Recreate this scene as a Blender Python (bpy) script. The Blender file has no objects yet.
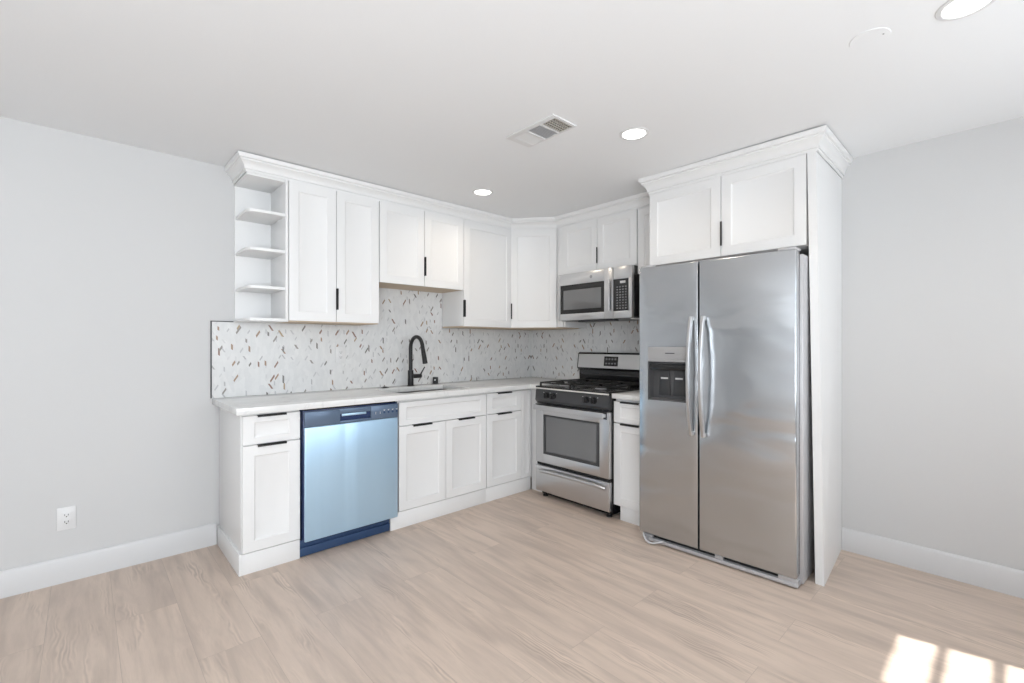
import bpy, bmesh, math, random
from mathutils import Vector, Matrix
R = math.radians
scene = bpy.context.scene
COL = scene.collection
random.seed(7)

# ------------------------------------------------------------------ camera
CAM = Vector((-3.4172, -3.4031, 1.2562)); YAW = 0.8243
cd = bpy.data.cameras.new('camera'); cam = bpy.data.objects.new('camera', cd); COL.objects.link(cam)
cam.location = CAM; cam.rotation_euler = (math.pi/2, 0, YAW - math.pi/2)
cd.sensor_width = 36; cd.lens = 463.22/1024*36; cd.shift_y = 2.65/1024; cd.clip_start = .02
scene.camera = cam

# ------------------------------------------------------------------ colour management, sky, sun, added daylight lamps
vs = scene.view_settings
vs.view_transform = 'Standard'; vs.look = 'None'; vs.gamma = 1; vs.use_curve_mapping = False
vs.exposure = 0.25
CEIL = 2.3833
XL, YF = -5.6, -4.3                       # left wall and the wall behind the camera
WIN1 = (-2.26, -0.482, 0.855, 2.26)         # window behind the camera: x0, x1, z0, z1
FILL_WIN = (-5.2, -3.0, 0.75, 2.10)           # unseen second window, added to brighten the left of the room
w = bpy.data.worlds.new('sky'); scene.world = w; w.use_nodes = True
wn = w.node_tree
bg = wn.nodes['Background']
sky = wn.nodes.new('ShaderNodeTexSky'); sky.sky_type = 'HOSEK_WILKIE'
sky.sun_direction = Vector((.15, -.72, .7)).normalized(); sky.turbidity = 3
wn.links.new(sky.outputs[0], bg.inputs[0]); bg.inputs[1].default_value = .6

def light(name, kind, loc, direction, energy, color=(1, 1, 1), **kw):
    d = bpy.data.lights.new(name, kind); d.energy = energy; d.color = color
    for k, v in kw.items(): setattr(d, k, v)
    o = bpy.data.objects.new(name, d); COL.objects.link(o); o.location = loc
    o.rotation_euler = Vector(direction).to_track_quat('-Z', 'Y').to_euler()
    return o
light('sun', 'SUN', (0, -8, 6), (-.22, .97, -1.595), 8.0, (1, .97, .92), angle=R(.7))
light('daylight_fill', 'AREA', ((WIN1[0]+WIN1[1])/2, YF-.16, 1.55), (0, 1, .15), 27, (.885, .945, 1), shape='RECTANGLE', size=1.62, size_y=1.35)  # area lamp added for daylight through the window, tilted up towards the ceiling
light('daylight_fill', 'AREA', ((FILL_WIN[0]+FILL_WIN[1])/2, YF-.16, 1.43), (0, 1, .35), 112, (.885, .945, 1), shape='RECTANGLE', size=2.2, size_y=1.35)  # area lamp added as ambient fill, aimed up towards the ceiling

# ------------------------------------------------------------------ materials
def mat(name, color, rough=.5, metal=0., spec=.5, emit=None, estr=0.):
    m = bpy.data.materials.new(name); m.use_nodes = True
    b = m.node_tree.nodes['Principled BSDF']
    b.inputs['Base Color'].default_value = (*color, 1); b.inputs['Roughness'].default_value = rough
    b.inputs['Metallic'].default_value = metal; b.inputs['Specular IOR Level'].default_value = spec
    if emit: b.inputs['Emission Color'].default_value = (*emit, 1); b.inputs['Emission Strength'].default_value = estr
    return m
class N:
    """small node-graph helper"""
    def __init__(s, m): s.t = m.node_tree; s.b = s.t.nodes['Principled BSDF']
    def new(s, kind, **kw):
        n = s.t.nodes.new('ShaderNode'+kind)
        for k, v in kw.items():
            if isinstance(k, str) and hasattr(n, k): setattr(n, k, v)
        return n
    def put(s, sock, v):
        if hasattr(v, 'is_linked') or hasattr(v, 'links'): s.t.links.new(v, sock)
        else: sock.default_value = v
    def math(s, op, a, b=None, c=None):
        n = s.new('Math', operation=op)
        for i, v in enumerate((a, b, c)):
            if v is not None: s.put(n.inputs[i], v)
        return n.outputs[0]
    def mix(s, f, a, b, kind='MIX'):
        n = s.new('Mix', data_type='RGBA', blend_type=kind)
        s.put(n.inputs[0], f)
        s.put(n.inputs[6], (*a, 1) if isinstance(a, tuple) and len(a) == 3 else a)
        s.put(n.inputs[7], (*b, 1) if isinstance(b, tuple) and len(b) == 3 else b)
        return n.outputs[2]
    def ramp(s, f, pts):
        n = s.new('ValToRGB'); s.put(n.inputs[0], f)
        e = n.color_ramp.elements
        while len(e) < len(pts): e.new(.5)
        for i, (p, c) in enumerate(pts): e[i].position = p; e[i].color = (*c, 1) if len(c) == 3 else c
        return n.outputs[0]
    def pos(s): return s.new('NewGeometry').outputs['Position']
    def obco(s): return s.new('TexCoord').outputs['Object']
    def mapv(s, v, scale=(1, 1, 1), rot=(0, 0, 0), loc=(0, 0, 0)):
        n = s.new('Mapping'); s.put(n.inputs[0], v)
        n.inputs['Scale'].default_value = scale; n.inputs['Rotation'].default_value = rot; n.inputs['Location'].default_value = loc
        return n.outputs[0]
    def noise(s, v, scale=5., detail=2., rough=.5, dist=0.):
        n = s.new('TexNoise'); s.put(n.inputs['Vector'], v)
        n.inputs['Scale'].default_value = scale; n.inputs['Detail'].default_value = detail
        n.inputs['Roughness'].default_value = rough; n.inputs['Distortion'].default_value = dist
        return n.outputs[0]
    def bump(s, h, strength=.1, dist=.01):
        n = s.new('Bump'); s.put(n.inputs['Height'], h)
        n.inputs['Strength'].default_value = strength; n.inputs['Distance'].default_value = dist
        s.t.links.new(n.outputs[0], s.b.inputs['Normal'])

def wall_paint(name, c):
    m = mat(name, c, .75, spec=.3); g = N(m)
    g.bump(g.noise(g.pos(), 140, 3), .06, .004)
    return m
M = {}
M['wall'] = wall_paint('wall_paint', (.605, .605, .605))
M['ceil'] = wall_paint('ceiling_paint', (.835, .845, .855))
M['trim'] = mat('trim_paint', (.635, .635, .64), .4)
M['white'] = mat('cabinet_lacquer', (.80, .80, .797), .4)
g = N(M['white']); g.bump(g.noise(g.obco(), 60, 2), .015, .003)
M['ply'] = mat('raw_plywood', (.62, .5, .37), .6)
g = N(M['ply']); g.t.links.new(g.mix(g.noise(g.mapv(g.obco(), (3, 40, 40)), 3, 3), (.66, .54, .40), (.55, .43, .31)), g.b.inputs['Base Color'])
M['dark_gap'] = mat('shadow_recess', (.012, .012, .012), .8)
M['black'] = mat('black_enamel', (.012, .012, .013), .22)
M['matte_black'] = mat('matte_black_metal', (.018, .018, .019), .42, spec=.4)
M['iron'] = mat('cast_iron', (.016, .016, .016), .55)
g = N(M['iron']); g.bump(g.noise(g.obco(), 300, 2), .2, .001)
M['charcoal'] = mat('charcoal_plastic', (.045, .046, .049), .35)
M['grey_plastic'] = mat('grey_plastic', (.30, .30, .31), .45)
M['dispenser'] = mat('dispenser_fascia', (.36, .36, .365), .4)
M['recess_grey'] = mat('dispenser_cavity', (.085, .085, .088), .45)
M['lightgrey'] = mat('light_grey_plastic', (.55, .55, .56), .45)
M['silver_paint'] = mat('silver_painted_side', (.52, .52, .535), .4, metal=.35)
M['white_plastic'] = mat('white_plastic', (.72, .72, .72), .35)
M['glass_dark'] = mat('dark_oven_glass', (.14, .142, .146), .09, spec=1.)
M['lens'] = mat('lit_lens', (1, 1, 1), .5, emit=(1, .985, .96), estr=3.)
M['key_grey'] = mat('keypad_print', (.20, .20, .205), .5)
M['louvre_tan'] = mat('louvre_shaded_metal', (.50, .47, .42), .5)
M['mark'] = mat('pale_print', (.62, .62, .62), .5)
M['trim_highlight'] = mat('trim_highlight', (.72, .70, .66), .4, .2)  # pale colour stands in for the highlight on the steel cooktop edge
M['chrome'] = mat('chrome', (.8, .8, .8), .12, 1)

def steel(name, base, rough, vert=True, wave=0., streak=.03, metal=1., wmap=(1.6, 1.6, 3.2)):
    m = mat(name, base, rough, metal); g = N(m)
    co = g.obco()
    s = (420, 420, 1.2) if vert else (1.2, 1.2, 420)
    br = g.noise(g.mapv(co, s), 1, 3)
    g.put(g.b.inputs['Roughness'], g.math('ADD', g.math('MULTIPLY', br, streak), rough-streak/2))
    h = g.math('MULTIPLY', br, .000004)
    if wave:
        h2 = g.noise(g.mapv(co, wmap), 1.3, 1.5, .4, .6)
        h = g.math('ADD', h, g.math('MULTIPLY', h2, wave))
    n = g.new('Bump'); g.put(n.inputs['Height'], h); n.inputs['Strength'].default_value = 1; n.inputs['Distance'].default_value = 1
    g.t.links.new(n.outputs[0], g.b.inputs['Normal'])
    return m
M['steel'] = steel('brushed_steel', (.60, .60, .605), .30, False)
M['fridge_steel'] = steel('fridge_door_steel', (.535, .558, .582), .22, True, .020)
M['handle_steel'] = steel('handle_steel', (.58, .58, .585), .38, True)
M['sink_steel'] = steel('sink_steel', (.26, .26, .26), .35, False)
M['film_steel'] = steel('blue_filmed_steel', (.50, .71, .90), .33, True, .010, metal=.65, wmap=(5, 5, .5))
M['film_panel'] = mat('blue_filmed_panel', (.12, .17, .25), .3, .3)
M['film_and_shade'] = mat('navy_film_and_shade', (.012, .03, .10), .28)  # dishwasher film colour, also paints the shade in the toe gap
M['film_mid'] = mat('blue_filmed_kick_plate', (.035, .075, .17), .3, .3)

# floor: long greige oak planks running along y
m = mat('oak_plank_floor', (.5, .42, .36), .42, spec=.4); g = N(m); p = g.pos()
bk = g.new('TexBrick'); g.put(bk.inputs['Vector'], g.mapv(p, rot=(0, 0, R(90)), loc=(.31, .119-.0, 0)))
bk.offset = .37; bk.inputs['Scale'].default_value = 1; bk.inputs['Brick Width'].default_value = 1.52
bk.inputs['Row Height'].default_value = .228; bk.inputs['Mortar Size'].default_value = .0009; bk.inputs['Mortar Smooth'].default_value = .3
bk.inputs['Color1'].default_value = (0, 0, 0, 1); bk.inputs['Color2'].default_value = (1, 1, 1, 1); bk.inputs['Mortar'].default_value = (.5, .5, .5, 1)
rnd = g.new('RGBToBW'); g.t.links.new(bk.outputs['Color'], rnd.inputs[0]); rv = rnd.outputs[0]
off = g.new('CombineXYZ'); g.put(off.inputs[0], g.math('MULTIPLY', rv, 31.)); g.put(off.inputs[1], g.math('MULTIPLY', rv, 17.))
va = g.new('VectorMath', operation='ADD'); g.put(va.inputs[0], p); g.put(va.inputs[1], off.outputs[0]); pv = va.outputs[0]
grain = g.noise(g.mapv(pv, (9, .9, 1)), 2.0, 4, .5, .6)
fine = g.noise(g.mapv(pv, (120, 9, 1)), 2.0, 4, .6)
broad = g.noise(g.mapv(pv, (6, 1.1, 1)), 1.5, 3, .5, .6)
wv = g.new('TexWave', wave_type='BANDS', bands_direction='X'); g.put(wv.inputs['Vector'], g.mapv(pv, (1, .22, 1)))
wv.inputs['Scale'].default_value = 20; wv.inputs['Distortion'].default_value = 16; wv.inputs['Detail'].default_value = 2; wv.inputs['Detail Scale'].default_value = .9
cath = g.math('MULTIPLY', g.ramp(wv.outputs['Fac'], [(.0, (0, 0, 0)), (.25, (.3, .3, .3)), (1, (1, 1, 1))]), g.ramp(broad, [(.54, (0, 0, 0)), (.68, (1, 1, 1))]))
base = g.mix(rv, (.615, .500, .418), (.500, .408, .346))
c1 = g.mix(g.ramp(broad, [(.3, (0, 0, 0)), (.7, (1, 1, 1))]), base, (.70, .57, .475))
c2 = g.mix(g.math('MULTIPLY', g.ramp(grain, [(.42, (0, 0, 0)), (.68, (1, 1, 1))]), .45), c1, (.36, .292, .247))
c3 = g.mix(g.math('MULTIPLY', cath, .55), c2, (.33, .265, .225))
c4 = g.mix(g.math('MULTIPLY', g.ramp(fine, [(.45, (0, 0, 0)), (.75, (1, 1, 1))]), .16), c3, (.40, .32, .27))
c5 = g.mix(g.math('MULTIPLY', bk.outputs['Fac'], .40), c4, (.22, .17, .14))
g.t.links.new(c5, g.b.inputs['Base Color'])
g.put(g.b.inputs['Roughness'], g.math('ADD', g.math('MULTIPLY', grain, .12), .36))
g.bump(g.math('ADD', g.math('MULTIPLY', fine, .3), g.math('MULTIPLY', bk.outputs['Fac'], -1.)), .12, .002)
M['floor'] = m

# white quartz with faint grey veins
m = mat('white_quartz', (.8, .8, .8), .18); g = N(m); p = g.pos()
n1 = g.noise(p, 2.6, 6, .6, 1.4)
vein = g.ramp(g.math('ABSOLUTE', g.math('SUBTRACT', n1, .5)), [(0, (1, 1, 1)), (.035, (0, 0, 0))])
n2 = g.noise(p, 7, 4, .6, .8)
cc = g.mix(g.math('MULTIPLY', vein, .30), (.73, .73, .72), (.48, .485, .49))
cc = g.mix(g.math('MULTIPLY', g.ramp(n2, [(.5, (0, 0, 0)), (.8, (1, 1, 1))]), .35), cc, (.62, .625, .63))
g.t.links.new(cc, g.b.inputs['Base Color']); M['quartz'] = m

# marble mosaic with scattered chevron chips; u axis is x (back wall) or y (right wall)
def mosaic(name, axis):
    m = mat(name, (.78, .78, .78), .25); g = N(m); p = g.pos()
    sp = g.new('SeparateXYZ'); g.put(sp.inputs[0], p)
    cb = g.new('CombineXYZ'); g.put(cb.inputs[0], sp.outputs[axis]); g.put(cb.inputs[1], sp.outputs[2])
    uv = cb.outputs[0]
    def chips(scale, seed, keep, hw, hl, tones, prev, rough=True):
        mp = g.mapv(uv, loc=(seed, seed*1.7, 0))
        v = g.new('TexVoronoi', voronoi_dimensions='2D', feature='F1'); g.put(v.inputs['Vector'], mp); v.inputs['Scale'].default_value = scale
        v.inputs['Randomness'].default_value = .8
        d = g.new('VectorMath', operation='SUBTRACT'); g.put(d.inputs[0], mp); g.put(d.inputs[1], v.outputs['Position'])
        ds = g.new('SeparateXYZ'); g.put(ds.inputs[0], d.outputs[0])
        rc = g.new('SeparateColor'); g.put(rc.inputs[0], v.outputs['Color'])
        r1, r2, r3 = rc.outputs[0], rc.outputs[1], rc.outputs[2]
        # three directions: upright, leaning right, leaning left (mostly right)
        k = g.math('FLOOR', g.math('MULTIPLY', r1, 5.99))
        k = g.math('SUBTRACT', g.math('FLOOR', g.math('MULTIPLY', g.math('ADD', k, 1.), .5)), 1.)
        a = g.math('MULTIPLY', g.math('MINIMUM', k, 1.), R(-32))
        ca, sa = g.math('COSINE', a), g.math('SINE', a)
        X = g.math('SUBTRACT', g.math('MULTIPLY', ds.outputs[0], ca), g.math('MULTIPLY', ds.outputs[1], g.math('MULTIPLY', sa, -1.)))
        Y = g.math('SUBTRACT', g.math('MULTIPLY', ds.outputs[1], ca), g.math('MULTIPLY', ds.outputs[0], sa))
        Ys = g.math('ADD', Y, g.math('MULTIPLY', X, .8))       # slanted ends: parallelogram chips
        hl_ = g.math('MULTIPLY', g.math('ADD', .6, g.math('MULTIPLY', r3, .6)), hl)
        inside = g.math('MULTIPLY', g.math('LESS_THAN', g.math('ABSOLUTE', X), hw), g.math('LESS_THAN', g.math('ABSOLUTE', Ys), hl_))
        inside = g.math('MULTIPLY', inside, g.math('LESS_THAN', r2, keep))
        tone = g.ramp(g.math('FRACT', g.math('MULTIPLY', g.math('ADD', r3, r1), 7.3)), tones)
        tone.node.color_ramp.interpolation = 'CONSTANT'
        return g.mix(inside, prev, tone)
    # pale marble chips of slightly different white
    v = g.new('TexVoronoi', voronoi_dimensions='2D', feature='F1'); g.put(v.inputs['Vector'], g.mapv(uv, (55, 22, 1))); v.inputs['Scale'].default_value = 1
    rc = g.new('SeparateColor'); g.put(rc.inputs[0], v.outputs['Color'])
    c = g.mix(rc.outputs[0], (.72, .72, .715), (.665, .667, .665))
    n = g.noise(uv, 9, 5, .65, 1.2)
    c = g.mix(g.math('MULTIPLY', g.ramp(n, [(.5, (0, 0, 0)), (.72, (1, 1, 1))]), .4), c, (.60, .605, .61))
    grey = [(0, (.62, .62, .62)), (.3, (.50, .50, .51)), (.6, (.605, .605, .605)), (.8, (.44, .44, .44))]
    brown = [(0, (.33, .23, .16)), (.22, (.19, .18, .17)), (.5, (.38, .29, .19)), (.62, (.28, .26, .24)), (.85, (.26, .165, .13))]
    c = chips(17, 3.3, .55, .0042, .017, grey, c)
    c = chips(12.5, 8.1, .40, .0050, .019, brown, c)
    c = chips(9.5, 21.7, .36, .0056, .022, brown, c)
    g.t.links.new(c, g.b.inputs['Base Color'])
    return m
M['mosaic_back'] = mosaic('marble_chip_mosaic', 0)
M['mosaic_right'] = mosaic('marble_chip_mosaic_side', 1)

m = bpy.data.materials.new('window_glass'); m.use_nodes = True; nt = m.node_tree; nt.nodes.clear()
o_ = nt.nodes.new('ShaderNodeOutputMaterial'); mx = nt.nodes.new('ShaderNodeMixShader'); tr = nt.nodes.new('ShaderNodeBsdfTransparent'); gl = nt.nodes.new('ShaderNodeBsdfGlossy')
gl.inputs['Roughness'].default_value = .02; mx.inputs[0].default_value = .06
nt.links.new(tr.outputs[0], mx.inputs[1]); nt.links.new(gl.outputs[0], mx.inputs[2]); nt.links.new(mx.outputs[0], o_.inputs[0])
M['glass'] = m

# ------------------------------------------------------------------ mesh helpers
WM = {}                                     # world matrix of every object we make
class MB:
    """collects shapes given in room coordinates (or in the thing's own frame) and links them as ONE mesh"""
    def __init__(s, local=None): s.bm = bmesh.new(); s.local = local
    def box(s, x0, x1, y0, y1, z0, z1, bev=0., seg=2):
        x0, x1 = sorted((x0, x1)); y0, y1 = sorted((y0, y1)); z0, z1 = sorted((z0, z1))
        t = bmesh.new(); bmesh.ops.create_cube(t, size=1)
        for v in t.verts: v.co = Vector(((x0+x1)/2+v.co.x*(x1-x0), (y0+y1)/2+v.co.y*(y1-y0), (z0+z1)/2+v.co.z*(z1-z0)))
        if bev: bmesh.ops.bevel(t, geom=t.edges[:], offset=bev, segments=seg, profile=.5, affect='EDGES')
        return s.merge(t)
    def merge(s, t):
        me = bpy.data.meshes.new('tmp'); t.to_mesh(me); t.free(); s.bm.from_mesh(me); bpy.data.meshes.remove(me); return s
    def prism(s, pts, a0, a1, axis='z', bev=0.):
        """polygon pts extruded along an axis (z: pts=(x,y); y: pts=(x,z); x: pts=(y,z))"""
        t = bmesh.new()
        def mk(p, a): return {'z': (p[0], p[1], a), 'y': (p[0], a, p[1]), 'x': (a, p[0], p[1])}[axis]
        b = [t.verts.new(mk(p, a0)) for p in pts]; c = [t.verts.new(mk(p, a1)) for p in pts]
        t.faces.new(b); t.faces.new(list(reversed(c)))
        n = len(pts)
        for i in range(n): t.faces.new((b[i], c[i], c[(i+1) % n], b[(i+1) % n]))
        bmesh.ops.recalc_face_normals(t, faces=t.faces[:])
        if bev: bmesh.ops.bevel(t, geom=[e for e in t.edges if e.calc_face_angle(0) > .5], offset=bev, segments=2, profile=.5, affect='EDGES')
        return s.merge(t)
    def cyl(s, p0, p1, r0, r1=None, n=24, bev=0.):
        r1 = r0 if r1 is None else r1
        p0, p1 = Vector(p0), Vector(p1); d = p1-p0; t = bmesh.new()
        bmesh.ops.create_cone(t, cap_ends=True, segments=n, radius1=r0, radius2=r1, depth=d.length)
        if bev: bmesh.ops.bevel(t, geom=[e for e in t.edges if e.calc_face_angle(0) > 1.], offset=bev, segments=2, profile=.5, affect='EDGES')
        bmesh.ops.transform(t, matrix=Matrix.Translation((p0+p1)/2) @ d.to_track_quat('Z', 'Y').to_matrix().to_4x4(), verts=t.verts[:])
        return s.merge(t)
    def tube(s, pts, r, n=12, cap=True, section=None):
        """sweep a round (or given (a,b) section) along a polyline"""
        pts = [Vector(p) for p in pts]; t = bmesh.new(); rings = []
        up = None
        for i, p in enumerate(pts):
            d = (pts[min(i+1, len(pts)-1)]-pts[max(i-1, 0)]).normalized()
            if up is None:
                up = Vector((0, 0, 1)) if abs(d.z) < .9 else Vector((1, 0, 0))
            a = d.cross(up).normalized(); b = a.cross(d).normalized(); up = b
            rr = r[i] if isinstance(r, (list, tuple)) else r
            sec = section or [(math.cos(2*math.pi*k/n)*rr, math.sin(2*math.pi*k/n)*rr) for k in range(n)]
            rings.append([t.verts.new(p+a*u+b*v) for u, v in sec])
        for A, B in zip(rings, rings[1:]):
            k = len(A)
            for i in range(k): t.faces.new((A[i], A[(i+1) % k], B[(i+1) % k], B[i]))
        if cap: t.faces.new(rings[0]); t.faces.new(list(reversed(rings[-1])))
        bmesh.ops.recalc_face_normals(t, faces=t.faces[:])
        return s.merge(t)
    def hexa(s, b, t_):
        """8-corner block: four bottom and four top corners in the same order"""
        t = bmesh.new(); B = [t.verts.new(p) for p in b]; T = [t.verts.new(p) for p in t_]
        t.faces.new(B); t.faces.new(T)
        for i in range(4): t.faces.new((B[i], B[(i+1) % 4], T[(i+1) % 4], T[i]))
        bmesh.ops.recalc_face_normals(t, faces=t.faces[:])
        return s.merge(t)
    def build(s, name, material, parent=None, smooth=True):
        me = bpy.data.meshes.new(name)
        if parent is not None and s.local is None: s.bm.transform(WM[parent].inverted())
        for f in s.bm.faces: f.smooth = False
        s.bm.to_mesh(me); s.bm.free()
        if smooth:
            me.polygons.foreach_set('use_smooth', [True]*len(me.polygons)); me.set_sharp_from_angle(angle=R(32))
        me.materials.append(M[material] if isinstance(material, str) else material)
        o = bpy.data.objects.new(name, me); COL.objects.link(o)
        if parent is not None: o.parent = parent; WM[o] = WM[parent]
        else: WM[o] = Matrix.Identity(4)
        return o
def tag(o, label=None, cat=None, group=None, kind=None):
    if label: o['label'] = label
    if cat: o['category'] = cat
    if group: o['group'] = group
    if kind: o['kind'] = kind
    return o
def thing(name, label, cat, loc, rz=0., group=None):
    o = bpy.data.objects.new(name, None); COL.objects.link(o); o.empty_display_size = .1
    o.location = loc; o.rotation_euler = (0, 0, rz)
    WM[o] = Matrix.Translation(loc) @ Matrix.Rotation(rz, 4, 'Z')
    return tag(o, label, cat, group)
def struct(name, mb, material):
    return tag(mb.build(name, material), kind='structure')
def copy_tree(o, parent=None):
    c = o.copy(); COL.objects.link(c); WM[c] = WM[o]
    if parent is not None: c.parent = parent
    for ch in list(o.children): copy_tree(ch, c)
    return c

# ------------------------------------------------------------------ the room
struct('floor', MB().box(XL-.12, .12, YF-.12, .12, -.1, 0), 'floor')
struct('ceiling', MB().box(XL-.12, .12, YF-.12, .12, CEIL, CEIL+.1), 'ceil')
struct('wall_back', MB().box(XL-.12, .12, 0, .12, 0, CEIL), 'wall')
struct('wall_right', MB().box(0, .12, YF, 0, 0, CEIL), 'wall')
x0, x1, z0, z1 = WIN1; a0, a1, b0, b1 = FILL_WIN
wf = MB(); Y0, Y1 = YF-.12, YF
wf.box(XL, a0, Y0, Y1, 0, CEIL).box(a1, x0, Y0, Y1, 0, CEIL).box(x1, .12, Y0, Y1, 0, CEIL)
wf.box(x0, x1, Y0, Y1, 0, z0).box(x0, x1, Y0, Y1, z1, CEIL).box(a0, a1, Y0, Y1, 0, b0).box(a0, a1, Y0, Y1, b1, CEIL)
struct('wall_front', wf, 'wall')
struct('wall_left', MB().box(XL-.12, XL, YF, 0, 0, CEIL), 'wall')
def window(name, axis, u0, u1, z0, z1, p, cols, rows, out):
    """frame and muntins in a wall opening; axis 'x' runs along x at y=p, 'y' along y at x=p"""
    fr = MB(); t0, t1 = p, p+out*.05
    def bx(mb, a, b, c, d, q0, q1):
        if axis == 'x': mb.box(a, b, q0, q1, c, d)
        else: mb.box(q0, q1, a, b, c, d)
    f = .045
    bx(fr, u0, u0+f, z0, z1, t0, t1); bx(fr, u1-f, u1, z0, z1, t0, t1); bx(fr, u0+f, u1-f, z0, z0+f, t0, t1); bx(fr, u0+f, u1-f, z1-f, z1, t0, t1)
    W, H = u1-u0-2*f, z1-z0-2*f
    for i in range(1, cols): c = u0+f+W*i/cols; bx(fr, c-.016, c+.016, z0+f, z1-f, t0+out*.01, t1-out*.01)
    for j in range(1, rows): c = z0+f+H*j/rows; bx(fr, u0+f, u1-f, c-.011, c+.011, t0+out*.012, t1-out*.012)
    o = struct(name, fr, 'trim')
    pn = MB(); bx(pn, u0+f, u1-f, z0+f, z1-f, p+out*.022, p+out*.026)
    pn.build('pane', 'glass', o)
window('window_1', 'x', WIN1[0], WIN1[1], WIN1[2], WIN1[3], YF-.07, 4, 5, -1)
window('fill_window', 'x', FILL_WIN[0], FILL_WIN[1], FILL_WIN[2], FILL_WIN[3], YF, 3, 2, -1)  # unseen window added for its light
def baseboard(name, pts_fn):
    struct(name, pts_fn(MB()), 'trim')
prof = [(0, 0), (.014, 0), (.014, .118), (.010, .128), (.006, .133), (0, .133)]
baseboard('baseboard_back', lambda m: m.prism([(-a, b) for a, b in prof], XL, -2.805, 'x'))
baseboard('baseboard_right', lambda m: m.prism([(-a, b) for a, b in prof], YF, -2.692, 'y'))
baseboard('baseboard_left', lambda m: m.prism([(XL+a, b) for a, b in prof], YF, -.014, 'y'))
baseboard('baseboard_front', lambda m: m.prism([(YF+a, b) for a, b in prof], XL+.014, -.014, 'x'))

# ------------------------------------------------------------------ cabinet building blocks
def frame3(o, u, n):
    """basis: o origin at lower-left of the front face, u along the width, n outward; maps (a, depth_out, z)"""
    u = Vector((u[0], u[1], 0)).normalized(); n = Vector((n[0], n[1], 0)).normalized()
    return Matrix(((u.x, n.x, 0, o[0]), (u.y, n.y, 0, o[1]), (0, 0, 1, o[2]), (0, 0, 0, 1)))
def shaker(parent, name, o, u, n, w, h, th=.02, stile=.057, rail=None, rec=.007, material='white'):
    """shaker front: slab standing th proud of the carcass, centre panel recessed"""
    rail = rail or stile; t = bmesh.new()
    def ring(mx, mz, d): return [t.verts.new((a, d, b)) for a, b in ((mx, mz), (w-mx, mz), (w-mx, h-mz), (mx, h-mz))]
    e = .0016
    r0 = ring(0, 0, 0); r1 = ring(0, 0, th-e); r2 = ring(e, e, th); r3 = ring(stile, rail, th); r4 = ring(stile+.004, rail+.004, th-rec*.55); r5 = ring(stile+.010, rail+.010, th-rec)
    t.faces.new(r0); t.faces.new(r5)
    for A, B in zip((r0, r1, r2, r3, r4), (r1, r2, r3, r4, r5)):
        for i in range(4): t.faces.new((A[i], A[(i+1) % 4], B[(i+1) % 4], B[i]))
    t.transform(frame3(o, u, n)); bmesh.ops.recalc_face_normals(t, faces=t.faces[:])
    mb = MB(); mb.merge(t)
    return mb.build(name, material, parent)
def edge_pull(parent, o, u, n, length, vertical=False, edge=1):
    """black tab pull hooked over a door edge. o: start point on the face at the edge; runs along u or up"""
    t = MB()
    if not vertical:
        t.box(0, length, -.012, .011, -.001, .0022, .0006).box(0, length, .0085, .011, -.009, .0022, .0006)
    else:
        t.box(-.0022, .0012, -.012, .012, 0, length, .0006).box(-.0022, .0085*edge, .0095, .012, 0, length, .0006)
    t.bm.transform(frame3(o, u, n))
    return t.build('handle', 'matte_black', parent)
UX, NY = (1, 0), (0, -1)                    # back-wall fronts: width along +x, facing -y
UY, NX = (0, -1), (-1, 0)                   # right-wall fronts: width along -y, facing -x

# ------------------------------------------------------------------ base cabinets on the back wall
FY = -.555                                   # carcass front
def base_box(mb, x0, x1): return mb.box(x0, x1, -.012, FY, .115, .8795, .001)
c = thing('base_cabinet', 'narrow white base cabinet with one drawer at the open end, left of the blue-filmed dishwasher', 'cabinet', (-2.64, -.28, 0))
base_box(MB(), -2.79, -2.485).build('body', 'white', c)
k = MB(); k.box(-2.802, -2.79, -.012, FY-.012, 0, .118, .0008).box(-2.79, -2.487, FY, FY-.012, 0, .112, .0008).box(-2.787, -2.50, -.03, FY+.005, 0, .115)
k.build('toe_kick', 'white', c)
d = shaker(c, 'drawer_front', (-2.786, FY, .706), UX, NY, .298, .157, rail=.036); edge_pull(d, (-2.714, FY-.02, .863), UX, NY, .15)
d = shaker(c, 'door', (-2.786, FY, .118), UX, NY, .298, .581); edge_pull(d, (-2.713, FY-.02, .699), UX, NY, .15)

c = thing('sink_base_cabinet', 'wide white base cabinet with a plain false front and two doors under the sink', 'cabinet', (-1.46, -.28, 0))
body = MB(); body.box(-1.848, -1.832, -.012, FY, .115, .8795).box(-1.090, -1.076, -.012, FY, .115, .8795).box(-1.832, -1.090, -.012, FY, .115, .133).box(-1.832, -1.090, -.012, -.024, .133, .8795).box(-1.832, -1.090, FY+.018, FY, .682, .8795)
body.build('body', 'white', c)
k = MB(); k.box(-1.905, -1.076, FY, FY-.012, 0, .112, .0008).box(-1.84, -1.085, -.03, FY+.005, 0, .115); k.build('toe_kick', 'white', c)
shaker(c, 'false_front', (-1.845, FY, .699), UX, NY, .766, .160, rail=.036)
d = shaker(c, 'door', (-1.845, FY, .118), UX, NY, .381, .575); edge_pull(d, (-1.739, FY-.02, .693), UX, NY, .155)
d = shaker(c, 'door', (-1.460, FY, .118), UX, NY, .381, .575); edge_pull(d, (-1.352, FY-.02, .693), UX, NY, .155)

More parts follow.
